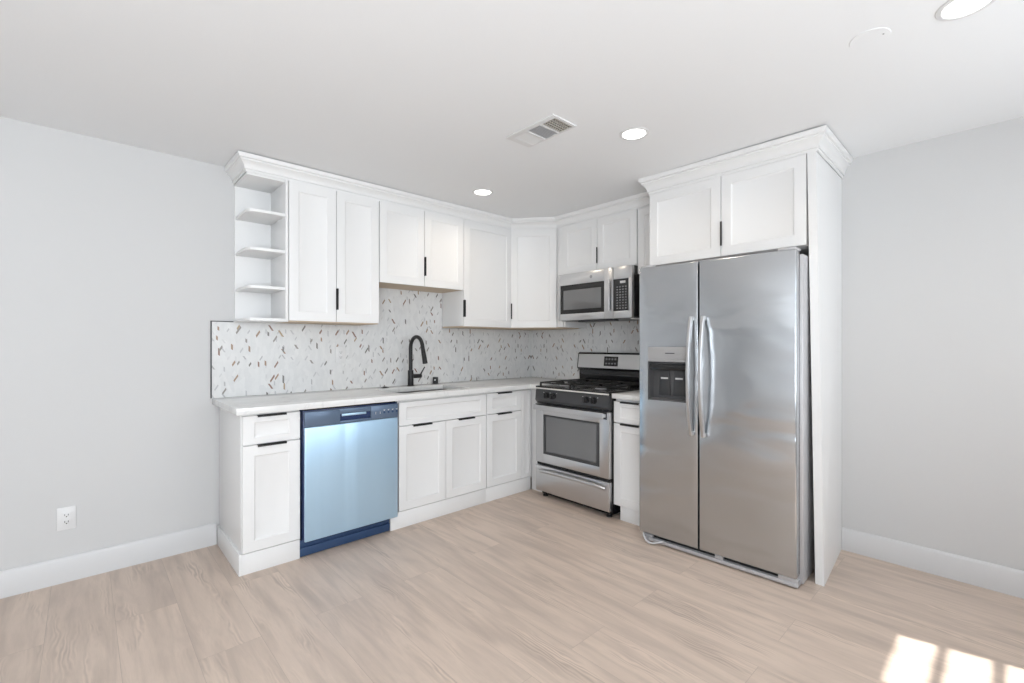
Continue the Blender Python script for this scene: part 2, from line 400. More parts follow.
c = thing('corner_base_cabinet', 'white base cabinet with one drawer and a blank filler strip, left of the range', 'cabinet', (-.8, -.28, 0))
b = MB(); base_box(b, -1.0755, -.60); b.box(-.60, -.566, -.012, FY-.006, .105, .8795, .001); b.box(-.012, -.566, FY-.007, -.703, .105, .8795, .001); b.build('body', 'white', c)
k = MB(); k.box(-1.0755, -.575, FY, FY-.012, 0, .112, .0008).box(-.012, -.563, FY-.013, -.703, 0, .104, .0008).box(-1.07, -.58, -.03, FY+.005, 0, .115); k.build('toe_kick', 'white', c)
d = shaker(c, 'drawer_front', (-1.071, FY, .700), UX, NY, .381, .162, rail=.036); edge_pull(d, (-.963, FY-.02, .862), UX, NY, .155)
d = shaker(c, 'door', (-1.071, FY, .118), UX, NY, .381, .576); edge_pull(d, (-.963, FY-.02, .694), UX, NY, .155)
shaker(c, 'filler_panel', (-.687, FY, .118), UX, NY, .112, .744, stile=.03)

# ------------------------------------------------------------------ base cabinet right of the range
RX = -.60
c = thing('base_cabinet', 'narrow white base cabinet with one drawer, squeezed between range and refrigerator', 'cabinet', (-.3, -1.61, 0))
MB().box(-.012, RX, -1.462, -1.728, .108, .868, .001).build('body', 'white', c)
k = MB(); k.box(RX-.002, RX+.012, -1.500, -1.728, 0, .105, .0008).box(-.03, RX+.06, -1.465, -1.726, 0, .108); k.build('toe_kick', 'white', c)
MB().box(RX+.058, RX+.052, -1.465, -1.5, .004, .104).build('toe_gap_shade', 'film_and_shade', c)['label'] = 'dark blue strip painted as the shade in the toe recess'  # navy strip painted as the shade where the kickboard stops short
d = shaker(c, 'drawer_front', (RX, -1.4555, .697), UY, NX, .271, .150, rail=.034); edge_pull(d, (RX-.02, -1.515, .847), UY, NX, .15)
d = shaker(c, 'door', (RX, -1.4555, .106), UY, NX, .271, .585); edge_pull(d, (RX-.02, -1.515, .691), UY, NX, .15)

# ------------------------------------------------------------------ worktops
def grid_slab(xs, ys, fill, z0, z1, bev=.003):
    t = bmesh.new(); V = {}
    def v(i, j, z):
        if (i, j, z) not in V: V[(i, j, z)] = t.verts.new((xs[i], ys[j], z))
        return V[(i, j, z)]
    nx, ny = len(xs)-1, len(ys)-1
    def on(i, j): return 0 <= i < nx and 0 <= j < ny and fill(i, j)
    for i in range(nx):
        for j in range(ny):
            if not on(i, j): continue
            t.faces.new((v(i, j, z1), v(i+1, j, z1), v(i+1, j+1, z1), v(i, j+1, z1)))
            t.faces.new((v(i, j, z0), v(i, j+1, z0), v(i+1, j+1, z0), v(i+1, j, z0)))
            for (di, dj, a, b) in ((-1, 0, (i, j), (i, j+1)), (1, 0, (i+1, j), (i+1, j+1)), (0, -1, (i, j), (i+1, j)), (0, 1, (i, j+1), (i+1, j+1))):
                if not on(i+di, j+dj): t.faces.new((v(*a, z0), v(*b, z0), v(*b, z1), v(*a, z1)))
    bmesh.ops.recalc_face_normals(t, faces=t.faces[:])
    bmesh.ops.bevel(t, geom=[e for e in t.edges if e.calc_face_angle(0) > 1.], offset=bev, segments=2, profile=.5, affect='EDGES')
    return MB().merge(t)
SX0, SX1, SY0, SY1 = -1.81, -1.20, -.530, -.150           # sink cut-out
xs = [-2.829, SX0, SX1, -.645, -.009]; ys = [-.700, -.640, SY0, SY1, -.009]
o = grid_slab(xs, ys, lambda i, j: not (i == 1 and j == 2) and not (j == 0 and i < 3), .8800, .9175).build('countertop', 'quartz')
tag(o, 'L-shaped white quartz worktop holding the sink and faucet', 'countertop')
o = MB().box(-.645, -.009, -1.455, -1.728, .8685, .9035, .003).build('countertop', 'quartz')
tag(o, 'short white quartz worktop between the range and the refrigerator', 'countertop')

# backsplash
poly = [(-2.829, .918), (-.0085, .918), (-.0085, 1.397), (-1.1105, 1.397), (-1.1105, 1.702), (-1.8615, 1.702), (-1.8615, 1.397), (-2.829, 1.397)]
o = thing('backsplash', 'white marble mosaic backsplash with brown chips behind the sink', 'backsplash', (-1.4, -.004, .918))
MB().prism(poly, -.0005, -.0085, 'y').build('tile_panel', 'mosaic_back', o)
t = MB(); t.box(-2.836, -2.8292, -.0005, -.0115, .918, 1.4025, .0006).box(-2.8290, -2.712, -.0005, -.0115, 1.3972, 1.4025, .0006); t.build('edge_trim', 'charcoal', o)
o = MB().prism([(-.009, .918), (-1.728, .918), (-1.728, 1.75), (-.70, 1.75), (-.66, 1.397), (-.009, 1.397)], -.0005, -.0085, 'x').build('backsplash', 'mosaic_right')
tag(o, 'white marble mosaic backsplash with brown chips behind the range', 'backsplash')

# ------------------------------------------------------------------ wall cabinets
UB, UT, CT = 1.397, 2.283, 2.2825             # bottom, door top, carcass top
UF = -.306
def upper_box(c, x0, x1, zb):
    MB().box(x0, x1, -.0095, UF, zb+.012, CT, .001).build('body', 'white', c)
    MB().box(x0+.001, x1-.001, -.0095, UF-.0005, zb+.002, zb+.0115).build('bottom_panel', 'ply', c)['label'] = 'raw plywood underside'
# open end shelf
c = thing('open_shelf_cabinet', 'open white end shelf with three boards at the left end of the wall cabinets', 'shelf', (-2.59, -.16, UB))
SL, SR = -2.705, -2.4765
def corner_board(mb, l, z0, z1, ch, front, y0=-.014):
    return mb.prism([(l, y0), (SR-.016, y0), (SR-.016, front), (l+ch, front), (l+ch*.35, front+ch*.35), (l, front+ch)], z0, z1, 'z', .001)
MB().box(SR-.016, SR, -.0095, UF-.020, UB, CT, .001).build('side_panel', 'white', c)
MB().box(SL, SR-.016, -.0005, -.0135, UB, CT).build('back_panel', 'white', c)
MB().box(SL, SR-.016, -.014, UF-.004, UT-.002-.012, CT, .001).build('top_panel', 'white', c)
corner_board(MB(), SL, UB, UB+.018, .045, UF-.020).build('bottom_panel', 'white', c)
for z in (2.072, 1.842, 1.612):
    corner_board(MB(), SL+.004, z-.018, z, .045, UF-.008).build('shelf', 'white', c)
# pair of doors
c = thing('wall_cabinet', 'tall white two-door wall cabinet beside the open end shelf, above the dishwasher', 'cabinet', (-2.17, -.16, UB))
upper_box(c, -2.4755, -1.863, UB)
shaker(c, 'door', (-2.472, UF, UB+.008), UX, NY, .297, UT-UB-.008)
d = shaker(c, 'door', (-2.171, UF, UB+.008), UX, NY, .305, UT-UB-.008); edge_pull(d, (-2.171, UF-.02, 1.487), UX, NY, .142, True)
c = thing('wall_cabinet', 'short white two-door wall cabinet above the faucet', 'cabinet', (-1.487, -.16, 1.70))
upper_box(c, -1.862, -1.1115, 1.700)
shaker(c, 'door', (-1.859, UF, 1.702), UX, NY, .368, UT-1.702)
d = shaker(c, 'door', (-1.487, UF, 1.702), UX, NY, .373, UT-1.702); edge_pull(d, (-1.487, UF-.02, 1.782), UX, NY, .145, True)
c = thing('wall_cabinet', 'tall white single-door wall cabinet right of the short cabinet above the faucet', 'cabinet', (-.84, -.16, UB))
D0, D1 = Vector((-.572, UF, 0)), Vector((UF, -.640, 0))
upper_box(c, -1.1105, D0.x-.0005, UB)
d = shaker(c, 'door', (-1.108, UF, UB+.008), UX, NY, .533, UT-UB-.008); edge_pull(d, (-1.108, UF-.02, 1.482), UX, NY, .14, True)
# diagonal corner cabinet
c = thing('corner_wall_cabinet', 'white single-door wall cabinet set diagonally across the room corner', 'cabinet', (-.3, -.3, UB))
pg = [(-.0095, -.0095), (D0.x+.0005, -.0095), (D0.x+.0005, D0.y), (D1.x, D1.y), (-.0095, D1.y)]
MB().prism(pg, UB+.012, CT, 'z').build('body', 'white', c)
MB().prism(pg, UB+.002, UB+.0115, 'z').build('bottom_panel', 'ply', c)['label'] = 'raw plywood underside'
du = (D1-D0); dl = du.length; du = du/dl; dn = Vector((du.y, -du.x, 0)); dn = dn if dn.x+dn.y < 0 else -dn
d = shaker(c, 'door', D0+du*.010+Vector((0, 0, UB+.008)), du, dn, dl-.02, UT-UB-.008); edge_pull(d, D0+du*.012+dn*.02+Vector((0, 0, 1.482)), du, dn, .14, True)
# above the microwave
c = thing('wall_cabinet', 'short white two-door wall cabinet directly above the microwave', 'cabinet', (-.16, -1.06, 1.86))
MB().box(-.0095, UF, -.6405, -1.462, 1.858, CT, .001).build('body', 'white', c)
MB().box(UF, UF-.012, -.648, -.712, UB+.01, CT, .001).build('filler_strip', 'white', c)
MB().box(-.0095, UF+.004, -.6405, -.728, UB+.01, 1.857, .001).build('side_panel', 'white', c)
shaker(c, 'door', (UF, -.714, 1.862), UY, NX, .372, UT-1.862)
d = shaker(c, 'door', (UF, -1.090, 1.862), UY, NX, .368, UT-1.862); edge_pull(d, (UF-.02, -1.090, 1.92), UY, NX, .13, True)
# narrow wall cabinet between microwave and refrigerator cabinet
c = thing('wall_cabinet', 'narrow white wall cabinet squeezed between the microwave cabinet and the refrigerator cabinet', 'cabinet', (-.16, -1.59, 1.79))
MB().box(-.0095, UF, -1.4655, -1.7185, 1.790, CT, .001).build('body', 'white', c)
shaker(c, 'door', (UF, -1.468, 1.790), UY, NX, .250, UT-1.790)
# above the refrigerator
OX, OB, OT = -.570, 1.787, 2.272
c = thing('refrigerator_cabinet', 'deep white two-door cabinet bridging over the steel refrigerator', 'cabinet', (-.3, -2.15, OB))
MB().box(-.0095, OX, -1.7205, -2.6562, OB, OT, .001).build('body', 'white', c)
shaker(c, 'door', (OX, -1.724, OB), UY, NX, .479, OT-OB-.001)
d = shaker(c, 'door', (OX, -2.207, OB), UY, NX, .449, OT-OB-.001); edge_pull(d, (OX-.02, -2.207, 1.85), UY, NX, .145, True)

# tall end panel, its foot kicked out towards the room
o = MB().hexa([(-.0005, -2.650, 0), (-.600, -2.700, 0), (-.600, -2.740, 0), (-.0005, -2.690, 0)],
              [(-.0005, -2.6595, 2.272), (-.592, -2.6605, 2.272), (-.592, -2.701, 2.272), (-.0005, -2.690, 2.272)]).build('refrigerator_end_panel', 'white')
tag(o, 'tall plain white panel standing at the right side of the refrigerator', 'panel')

# crown mouldings
def crown(path, drop, low):
    pr = [(0, -.100), (.005, -.100), (.005, -.083), (.013, -.083), (.013, -.073), (.018, -.060), (.028, -.046), (.040, -.037), (.040, -.027), (.049, -.025), (.054, -.014), (.054, 0), (0, 0)]
    P = [Vector((*p, 0)) for p in path]; t = bmesh.new(); rings = []
    for i, p in enumerate(P):
        ds = []
        if i > 0: ds.append((P[i]-P[i-1]).normalized())
        if i < len(P)-1: ds.append((P[i+1]-P[i]).normalized())
        ns = [Vector((d.y, -d.x, 0)) for d in ds]
        nn = sum(ns, Vector()).normalized(); nn = nn/max(.3, nn.dot(ns[0]))
        rings.append([t.verts.new(p+nn*a+Vector((0, 0, low+(z+.1)/.1*(CEIL-.0006-drop[i]-low)))) for a, z in pr])
    for A, B in zip(rings, rings[1:]):
        k = len(A)
        for i in range(k): t.faces.new((A[i], A[(i+1) % k], B[(i+1) % k], B[i]))
    t.faces.new(rings[0]); t.faces.new(list(reversed(rings[-1])))
    bmesh.ops.recalc_face_normals(t, faces=t.faces[:])
    return MB().merge(t)
o = crown([(SL-.001, -.0005), (SL-.001, UF-.001), (D0.x, UF-.001), (D1.x-.001, D1.y), (UF-.001, -1.7195)], [.001, .006, 0, 0, 0], UT+.0003).build('crown_moulding', 'white')
tag(o, 'long white crown moulding turning the corner above the lower wall cabinets', 'moulding')
o = crown([(-.37, -1.722), (OX-.013, -1.722), (OX-.013, -2.7025), (-.0005, -2.692)], [0, 0, .008, .001], OT+.0003).build('crown_moulding', 'white')
tag(o, 'white crown moulding wrapping the deep cabinet above the refrigerator', 'moulding')

# ------------------------------------------------------------------ dishwasher (still in its blue film)
c = thing('dishwasher', 'steel dishwasher still covered in blue protective film', 'dishwasher', (-2.172, -.3, 0))
DX0, DX1 = -2.480, -1.866
MB().box(DX0+.002, DX1-.002, -.03, -.556, .10, .872, .001).build('tub', 'film_and_shade', c)
MB().box(DX0+.003, DX1-.003, -.5565, -.592, .105, .866, .002).build('door_liner', 'film_and_shade', c)
MB().box(DX0+.007, DX1-.006, -.5925, -.6085, .100, .7685, .006, 3).build('door_panel', 'film_steel', c)['label'] = 'pale blue filmed steel front'
p = MB()                                     # control strip with a pocket handle
px0, px1 = -2.262, -2.062
p.box(DX0+.008, px0, -.5925, -.606, .770, .858, .002).box(px1, DX1-.004, -.5925, -.606, .770, .858, .002)
p.box(px0, px1, -.5925, -.606, .770, .784, .001).box(px0, px1, -.5925, -.606, .828, .858, .001)
p = p.build('control_panel', 'film_panel', c)
MB().box(px0+.001, px1-.001, -.5922, -.5945, .785, .827).build('pocket_handle', 'film_and_shade', p)
MB().box(px0+.012, px1-.03, -.5946, -.602, .812, .8265, .002).build('grip', 'film_steel', p)
for i in range(6):
    x = -2.030+i*.030
    MB().cyl((x, -.6062, .810), (x, -.6072, .810), .0075, n=16).build('button', 'film_mid', p)
    if i > 1: MB().prism([(x-.007, .827), (x+.007, .827), (x, .819)], -.6062, -.6075, 'y').build('button_icon', 'mark', p)
    else: MB().box(x-.002, x+.002, -.6073, -.6080, .803, .818).build('button_icon', 'mark', p)
MB().box(-2.4845, -1.9095, -.546, -.558, .064, .0985, .001).box(-2.4845, -1.9095, -.546, -.553, .056, .064).build('upper_toe_plate', 'film_mid', c)
MB().box(-2.4845, -1.9095, -.546, -.566, .006, .056, .002).build('toe_plate', 'film_mid', c)
MB().box(-2.482, -1.911, -.20, -.545, .0, .099).build('base_pan', 'film_and_shade', c)
MB().box(DX0+.01, DX1-.02, -.557, -.60, .8672, .8765, .001).build('top_seal', 'black', c)

# ------------------------------------------------------------------ sink, faucet, deck fittings
c = thing('kitchen_sink', 'undermount steel sink basin set in the worktop below the faucet', 'sink', (-1.505, -.34, .70))
s = MB(); zb, zt, th = .700, .8795, .012
s.box(SX0-.015, SX1+.015, SY1+.003, SY1+.003+th, zb, zt).box(SX0-.015, SX1+.015, SY0-.003-th*.8, SY0-.003, zb, zt)
s.box(SX0-.015, SX0-.003, SY0-.003, SY1+.003, zb, zt).box(SX1+.003, SX1+.015, SY0-.003, SY1+.003, zb, zt)
s.box(SX0-.003, SX1+.003, SY0-.003, SY1+.003, zb, zb+.01)
s.build('basin', 'sink_steel', c)
MB().cyl((-1.505, -.34, .7102), (-1.505, -.34, .716), .045, .04).build('drain', 'chrome', c)
FX, FYY = -1.468, -.085
c = thing('faucet', 'matte black gooseneck pull-down faucet standing behind the sink', 'faucet', (FX, FYY, .918))
b = MB(); b.cyl((FX, FYY, .918), (FX, FYY, .924), .030, .029, 32, .0015).cyl((FX, FYY, .924), (FX, FYY, 1.045), .0235, .0225, 32, .002); b.build('base', 'matte_black', c)
arc = [(FX, FYY, 1.04), (FX, FYY, 1.12), (FX, FYY, 1.22)]
for i in range(1, 17):
    a = math.pi*i/16*.94; arc.append((FX, FYY-.090+.090*math.cos(a), 1.224+.090*math.sin(a)))
l = Vector(arc[-1]); dd = (l-Vector(arc[-2])).normalized()
arc.append(tuple(l+dd*.03))
MB().tube(arc, .0152, 18).build('spout', 'matte_black', c)
e = l+dd*.025
MB().cyl(e, e+dd*.035, .0160, .0172, 24, .001).cyl(e+dd*.035, e+dd*.115, .0172, .0200, 24, .0015).build('spray_head', 'matte_black', c)
h = MB(); h.cyl((FX+.018, FYY, .995), (FX+.098, FYY, .995), .0165, .0165, 24, .002); h.build('valve', 'matte_black', c)
MB().tube([(FX+.088, FYY, 1.000), (FX+.104, FYY-.004, 1.028), (FX+.126, FYY-.010, 1.068)], [.0065, .0055, .0048], 12).build('lever', 'matte_black', c)
c = thing('air_gap', 'small square-topped black cap fitting on the worktop right of the faucet', 'air gap', (-1.215, -.062, .918))
b = MB(); b.cyl((-1.215, -.062, .918), (-1.215, -.062, .922), .026, .025, 24).cyl((-1.215, -.062, .922), (-1.215, -.062, .976), .0225, .0225, 24, .003); b.build('cap', 'matte_black', c)
MB().cyl((-1.230, -.0785, .953), (-1.2312, -.0798, .953), .006, n=12).build('cap_highlight', 'mark', c)  # pale disc painted as the highlight on the black cap
c = thing('deck_button', 'flat round black button on the worktop left of the faucet', 'button', (-1.70, -.098, .918))
MB().cyl((-1.70, -.098, .918), (-1.70, -.098, .9225), .030, .028, 28, .001).build('base', 'matte_black', c)
MB().cyl((-1.70, -.098, .9226), (-1.70, -.098, .9275), .018, .0165, 24, .001).build('push_cap', 'matte_black', c)

# ------------------------------------------------------------------ gas range
GY0, GY1 = -.710, -1.449; GF = -.622
c = thing('gas_range', 'stainless gas range with black cooktop standing between two white base cabinets', 'stove', (-.33, -1.08, 0))
MB().box(-.03, GF, GY0, GY1, .045, .885, .003).build('body', 'black', c)
MB().box(-.035, -.660, GY0, GY1, .886, .912, .006, 3).build('cooktop', 'black', c)
MB().box(-.6605, -.667, GY0+.002-.006, GY1+.004, .889, .900, .002).build('front_trim', 'trim_highlight', c)['label'] = 'thin steel trim along the cooktop edge, painted pale as its highlight'
p = MB().prism([(GF-.001, .782), (-.655, .782), (-.668, .800), (-.660, .884), (GF-.001, .884)], GY0-.004, GY1+.004, 'y', .002).build('control_panel', 'charcoal', c)
for yk in (-.845, -.915, -1.245, -1.315):
    kx = -.666
    k = MB().cyl((kx, yk, .842), (kx-.010, yk, .8415), .026, .025, 28, .001).build('knob', 'black', c)
    kb = MB(); kb.cyl((kx-.010, yk, .8415), (kx-.026, yk, .8405), .020, .018, 28, .0015).box(kx-.027, kx-.034, yk-.004, yk+.004, .822, .860, .0015); kb.build('grip', 'black', k)
    for q in (-.034, .034): MB().box(kx+.001, kx-.0012, yk+q-.004, yk+q+.004, .862, .866).build('dial_mark', 'mark', p)
MB().box(GF-.001, -.645, GY0-.004, GY1+.004, .768, .781, .001).build('vent_strip', 'black', c)
MB().box(-.05, -.600, GY0-.02, GY1+.02, .014, .0445).build('base_shadow', 'black', c)  # black panel added as painted shade under the drawer
# oven door
dz0, dz1 = .288, .765; wy0, wy1, wz0, wz1 = -.800, -1.358, .362, .682
f = MB(); DF = -.660
f.box(GF-.001, DF, GY0-.003, wy0, dz0, dz1, .003).box(GF-.001, DF, wy1, GY1+.003, dz0, dz1, .003)
f.box(GF-.0012, DF+.0002, wy0+.004, wy1-.004, dz0+.0005, wz0, .003).box(GF-.0012, DF+.0002, wy0+.004, wy1-.004, wz1, dz1-.0005, .003)
d = f.build('oven_door', 'steel', c)
t = MB(); q = .024
t.box(DF+.006, DF-.0008, wy0, wy0-q, wz0, wz1).box(DF+.006, DF-.0008, wy1+q, wy1, wz0, wz1).box(DF+.006, DF-.0008, wy0-q, wy1+q, wz0, wz0+q).box(DF+.006, DF-.0008, wy0-q, wy1+q, wz1-q*.6, wz1)
t.build('window_frame', 'charcoal', d)
MB().box(DF+.010, DF+.004, wy0-q, wy1+q, wz0+q, wz1-q*.6).build('window_glass', 'glass_dark', d)
MB().box(DF+.001, DF-.0012, GY0-.002, GY1+.024, .713, .7655).build('handle_backing', 'charcoal', d)  # dark plate paints the shade between handle and door
hb = MB()
hy0, hy1 = GY0-.012, GY1+.030
sec = [(-.021, -.006), (-.021, .006), (-.015, .011), (.015, .011), (.021, .006), (.021, -.006), (.015, -.009), (-.015, -.009)]
hb.box(-.700, -.690, hy0, hy1, .720, .762, .004, 3)
for yy in (hy0-.010, hy1+.010): hb.box(DF-.001, -.692, yy-.010, yy+.010, .728, .754, .003)
hb.build('door_handle', 'handle_steel', d)
# drawer
d = MB().box(GF-.001, DF, GY0-.003, GY1+.003, .052, .262, .004, 3).build('storage_drawer', 'steel', c)
pts = []
for i in range(25):
    s = i/24; y = -.765+(-1.408+.765)*s; bow = math.sin(math.pi*min(1, max(0, s)))**.35
    pts.append((DF-.002-.036*bow, y, .232+.004*math.sin(math.pi*s)-.016+.016*bow))
MB().tube(pts, .0145, 14).build('drawer_handle', 'handle_steel', d)
MB().box(GF+.02, GF-.02, GY0-.004, GY1+.004, .263, .286).build('gap_strip', 'dark_gap', c)
for yy in (GY0-.06, GY1+.045):
    for xx in (-.600, -.09): MB().cyl((xx, yy, 0), (xx, yy, .012), .022, .022, 20).cyl((xx, yy, .012), (xx, yy, .046), .012, .012, 16).build('foot', 'black', c)
# back guard
g_ = MB().prism([(-.012, .905), (-.075, .905), (-.085, 1.030), (-.012, 1.030)], GY0+.004, GY1-.004, 'y', .003).build('back_riser', 'black', c)
MB().tube([(-.088, GY0-.03, .990), (-.088, GY1+.02, .990)], .005, 8).build('vent_rail', 'charcoal', g_)
bg_ = MB().prism([(-.012, 1.030), (-.098, 1.030), (-.112, 1.045), (-.096, 1.172), (-.085, 1.183), (-.012, 1.183)], GY0+.007, GY1-.012, 'y', .004).build('back_guard', 'black', c)
sl = MB().hexa([(-.1095, GY0-.006, 1.048), (-.1145, GY0-.006, 1.048), (-.1145, GY1-.002, 1.048), (-.1095, GY1-.002, 1.048)],
               [(-.0965, GY0-.006, 1.168), (-.1000, GY0-.006, 1.168), (-.1000, GY1-.002, 1.168), (-.0965, GY1-.002, 1.168)])
sl.build('steel_panel', 'steel', bg_)
def onbg(mb, y0, y1, z0, z1, lift):
    xa = lambda z: -.1147+(z-1.048)/.12*.0145
    return mb.hexa([(xa(z0)+.002, y0, z0), (xa(z0)-lift, y0, z0), (xa(z0)-lift, y1, z0), (xa(z0)+.002, y1, z0)], [(xa(z1)+.002, y0, z1), (xa(z1)-lift, y0, z1), (xa(z1)-lift, y1, z1), (xa(z1)+.002, y1, z1)])
ds = onbg(MB(), -1.000, -1.142, 1.068, 1.150, .0012).build('display', 'black', c)
for i in range(4):
    onbg(MB(), -1.016-i*.030, -1.034-i*.030, 1.120, 1.134, .0020).build('display_key', 'key_grey', ds)
    onbg(MB(), -1.016-i*.030, -1.034-i*.030, 1.084, 1.096, .0020).build('display_key', 'key_grey', ds)
# burners and grates
for bx_, by_ in ((-.22, -.90), (-.22, -1.26), (-.50, -.90), (-.50, -1.26)):
    b = MB().cyl((bx_, by_, .9125), (bx_, by_, .922), .05, .045, 28).build('burner', 'grey_plastic', c)
    MB().cyl((bx_, by_, .9222), (bx_, by_, .930), .036, .034, 28, .001).build('burner_cap', 'iron', b)
for gy in (-.905, -1.255):
    gr = MB(); hx0, hx1, hy = -.635, -.105, .158; zt = .945; r = .006
    def bar(a, b_): gr.box(min(a[0], b_[0])-r*.9, max(a[0], b_[0])+r*.9, min(a[1], b_[1])-r*.9, max(a[1], b_[1])+r*.9, zt-.012, zt, .002)
    for yy in (gy-hy, gy+hy): bar((hx0, yy), (hx1, yy))
    for xx in (hx0, -.36, hx1): bar((xx, gy-hy), (xx, gy+hy))
    for bx_ in (-.22, -.50):
        bar((bx_, gy-hy), (bx_, gy-.028)); bar((bx_, gy+.028), (bx_, gy+hy))
        bar((bx_-.13, gy), (bx_-.028, gy)); bar((bx_+.028, gy), (bx_+.13, gy))
    for xx in (hx0, -.36, hx1):
        for yy in (gy-hy, gy+hy): gr.box(xx-.006, xx+.006, yy-.006, yy+.006, .9125, zt-.010)
    gr.build('grate', 'iron', c)

# ------------------------------------------------------------------ over-the-range microwave
MY0, MY1, MB0, MT, MF = -.733, -1.468, 1.456, 1.852, -.372
c = thing('microwave', 'stainless microwave with black window mounted above the gas range', 'microwave', (-.2, -1.1, MB0))
MB().box(-.0095, MF, MY0, MY1, MB0+.004, MT, .002).build('body', 'black', c)
MF1 = MF-.030; split = -1.300
f = MB(); wy0, wy1, wz0, wz1 = -.757, -1.213, 1.512, 1.756
f.box(MF-.0005, MF1, MY0, wy0, MB0, MT, .003).box(MF-.0005, MF1, wy1, split+.001, MB0, MT, .003)
f.box(MF-.0007, MF1+.0002, wy0+.004, wy1-.004, MB0+.0005, wz0, .003).box(MF-.0007, MF1+.0002, wy0+.004, wy1-.004, wz1, MT-.0005, .003)
d = f.build('door', 'steel', c)
MB().box(MF-.002, MF1+.003, wy0, wy1, wz0, wz1).build('window_frame', 'black', d)
MB().box(MF1+.0028, MF1+.0005, wy0-.035, wy1+.030, wz0+.035, wz1-.045).build('window_glass', 'glass_dark', d)
MB().box(MF1-.0005, MF1-.002, -1.2660, -1.2290, wz0-.002, wz1+.002, .0005).build('handle_backing', 'steel', d)
h = MB(); hy = -1.263
h.box(MF1-.014, MF1-.024, hy-.016, hy+.016, 1.508, 1.762, .004, 3)
for z in (1.520, 1.750): h.box(MF1, MF1-.016, hy-.008, hy+.008, z-.008, z+.008, .002)
h.build('door_handle', 'handle_steel', d)
MB().cyl((MF1, -1.085, 1.803), (MF1-.0015, -1.085, 1.803), .013, .013, 24).build('emblem', 'grey_plastic', d)
p = MB(); ky0, ky1, kz0, kz1 = -1.285, -1.435, 1.512, 1.756
p.box(MF-.0005, MF1, split-.001, MY1, MB0, 1.512, .003).box(MF-.0005, MF1, split-.001, MY1, 1.756, MT, .003).box(MF-.0007, MF1+.0002, ky1, MY1+.0003, 1.508, 1.760, .003)
p = p.build('control_panel', 'steel', c)
kp = MB().box(MF-.001, MF1-.0005, split-.001, ky1, kz0, kz1).build('keypad', 'black', c)
MB().box(MF1-.0006, MF1-.0015, -1.362, -1.410, 1.722, 1.740).build('clock_display', 'mark', kp)
for j in range(9):
    for i in range(4):
        z = 1.700-j*.0205; y = -1.330-i*.0255
        MB().box(MF1-.0006, MF1-.0014, y, y-.014, z-.009, z).build('key', 'key_grey', kp)
u = MB(); u.box(-.03, MF-.01, MY0-.02, MY1+.02, MB0-.002, MB0+.0035).box(-.30, MF+.01, -.92, -1.28, MB0-.016, MB0-.002, .002); u.build('underside_grille', 'charcoal', c)
MB().box(-.02, MF-.02, MY1+.02, MY1-.02, MB0-.012, MB0-.004, .001).build('lamp_cover', 'lightgrey', c)

# ------------------------------------------------------------------ refrigerator (own frame: x along the front, y inwards, z up)
FA = Vector((-.7889, -1.7681, 0)); FANG = math.atan2(-.8851, .0363)
c = thing('refrigerator', 'stainless side-by-side refrigerator with ice dispenser beside the white end panel', 'refrigerator', FA, FANG)
L = lambda: MB(local=True)
L().box(.003, .902, .074, .735, .009, 1.725, .004).build('body', 'silver_paint', c)
L().box(.010, .886, .0655, .0735, .058, 1.738).build('door_gasket', 'dark_gap', c)
FZ0, FZ1 = .054, 1.744
# freezer door with the dispenser cut-out
a0, a1, e0, e1 = .062, .323, .905, 1.240
def door_with_hole():
    t = L(); bm = t.bm
    xs_, zs_ = [0, a0, a1, .381], [FZ0, e0, e1, FZ1]; V = {}
    def v(i, j, k):
        if (i, j, k) not in V: V[(i, j, k)] = bm.verts.new((xs_[i], (0, .065)[k], zs_[j]))
        return V[(i, j, k)]
    for i in range(3):
        for j in range(3):
            if (i, j) == (1, 1): continue
            bm.faces.new((v(i, j, 0), v(i+1, j, 0), v(i+1, j+1, 0), v(i, j+1, 0))); bm.faces.new((v(i, j, 1), v(i, j+1, 1), v(i+1, j+1, 1), v(i+1, j, 1)))
    for i in range(3):
        for (j, k) in ((0, 0), (3, 3)): bm.faces.new((v(i, j, 0), v(i, j, 1), v(i+1, j, 1), v(i+1, j, 0)))
        for ii in (0, 3): bm.faces.new((v(ii, i, 0), v(ii, i+1, 0), v(ii, i+1, 1), v(ii, i, 1)))
    for (p, q) in (((1, 1), (2, 1)), ((2, 1), (2, 2)), ((2, 2), (1, 2)), ((1, 2), (1, 1))): bm.faces.new((v(*p, 0), v(*q, 0), v(*q, 1), v(*p, 1)))
    bmesh.ops.recalc_face_normals(bm, faces=bm.faces[:])
    ed = [e for e in bm.edges if all(abs(w.co.y) < .001 for w in e.verts) and e.calc_face_angle(0) > 1 and (all(abs(w.co.x) < .001 for w in e.verts) or all(abs(w.co.x-.381) < .001 for w in e.verts) or all(abs(w.co.z-FZ0) < .001 for w in e.verts) or all(abs(w.co.z-FZ1) < .001 for w in e.verts))]
    bmesh.ops.bevel(bm, geom=ed, offset=.007, segments=3, profile=.5, affect='EDGES')
    return t
d = door_with_hole().build('freezer_door', 'fridge_steel', c)
dp = L(); dp.box(a0+.001, a1-.001, -.003, .020, 1.160, e1-.001, .002); dp = dp.build('dispenser_panel', 'dispenser', c)
L().box(.180, .240, -.0032, -.0042, 1.1975, 1.2025).build('badge', 'charcoal', dp)
L().box(a0+.001, a1-.001, -.0045, .030, 1.147, 1.1595, .002).build('dispenser_lip', 'dispenser', c)
dc = L(); dc.box(a0+.001, a0+.006, .001, .064, e0+.001, 1.1465).box(a1-.006, a1-.001, .001, .064, e0+.001, 1.1465).box(a0+.006, a1-.006, .056, .064, e0+.001, 1.1465).box(a0+.006, a1-.006, .031, .056, 1.132, 1.1465)
dc = dc.build('dispenser_recess', 'recess_grey', c)
L().box(a0+.012, a1-.012, .006, .055, 1.095, 1.131, .004).build('nozzle_block', 'black', dc)
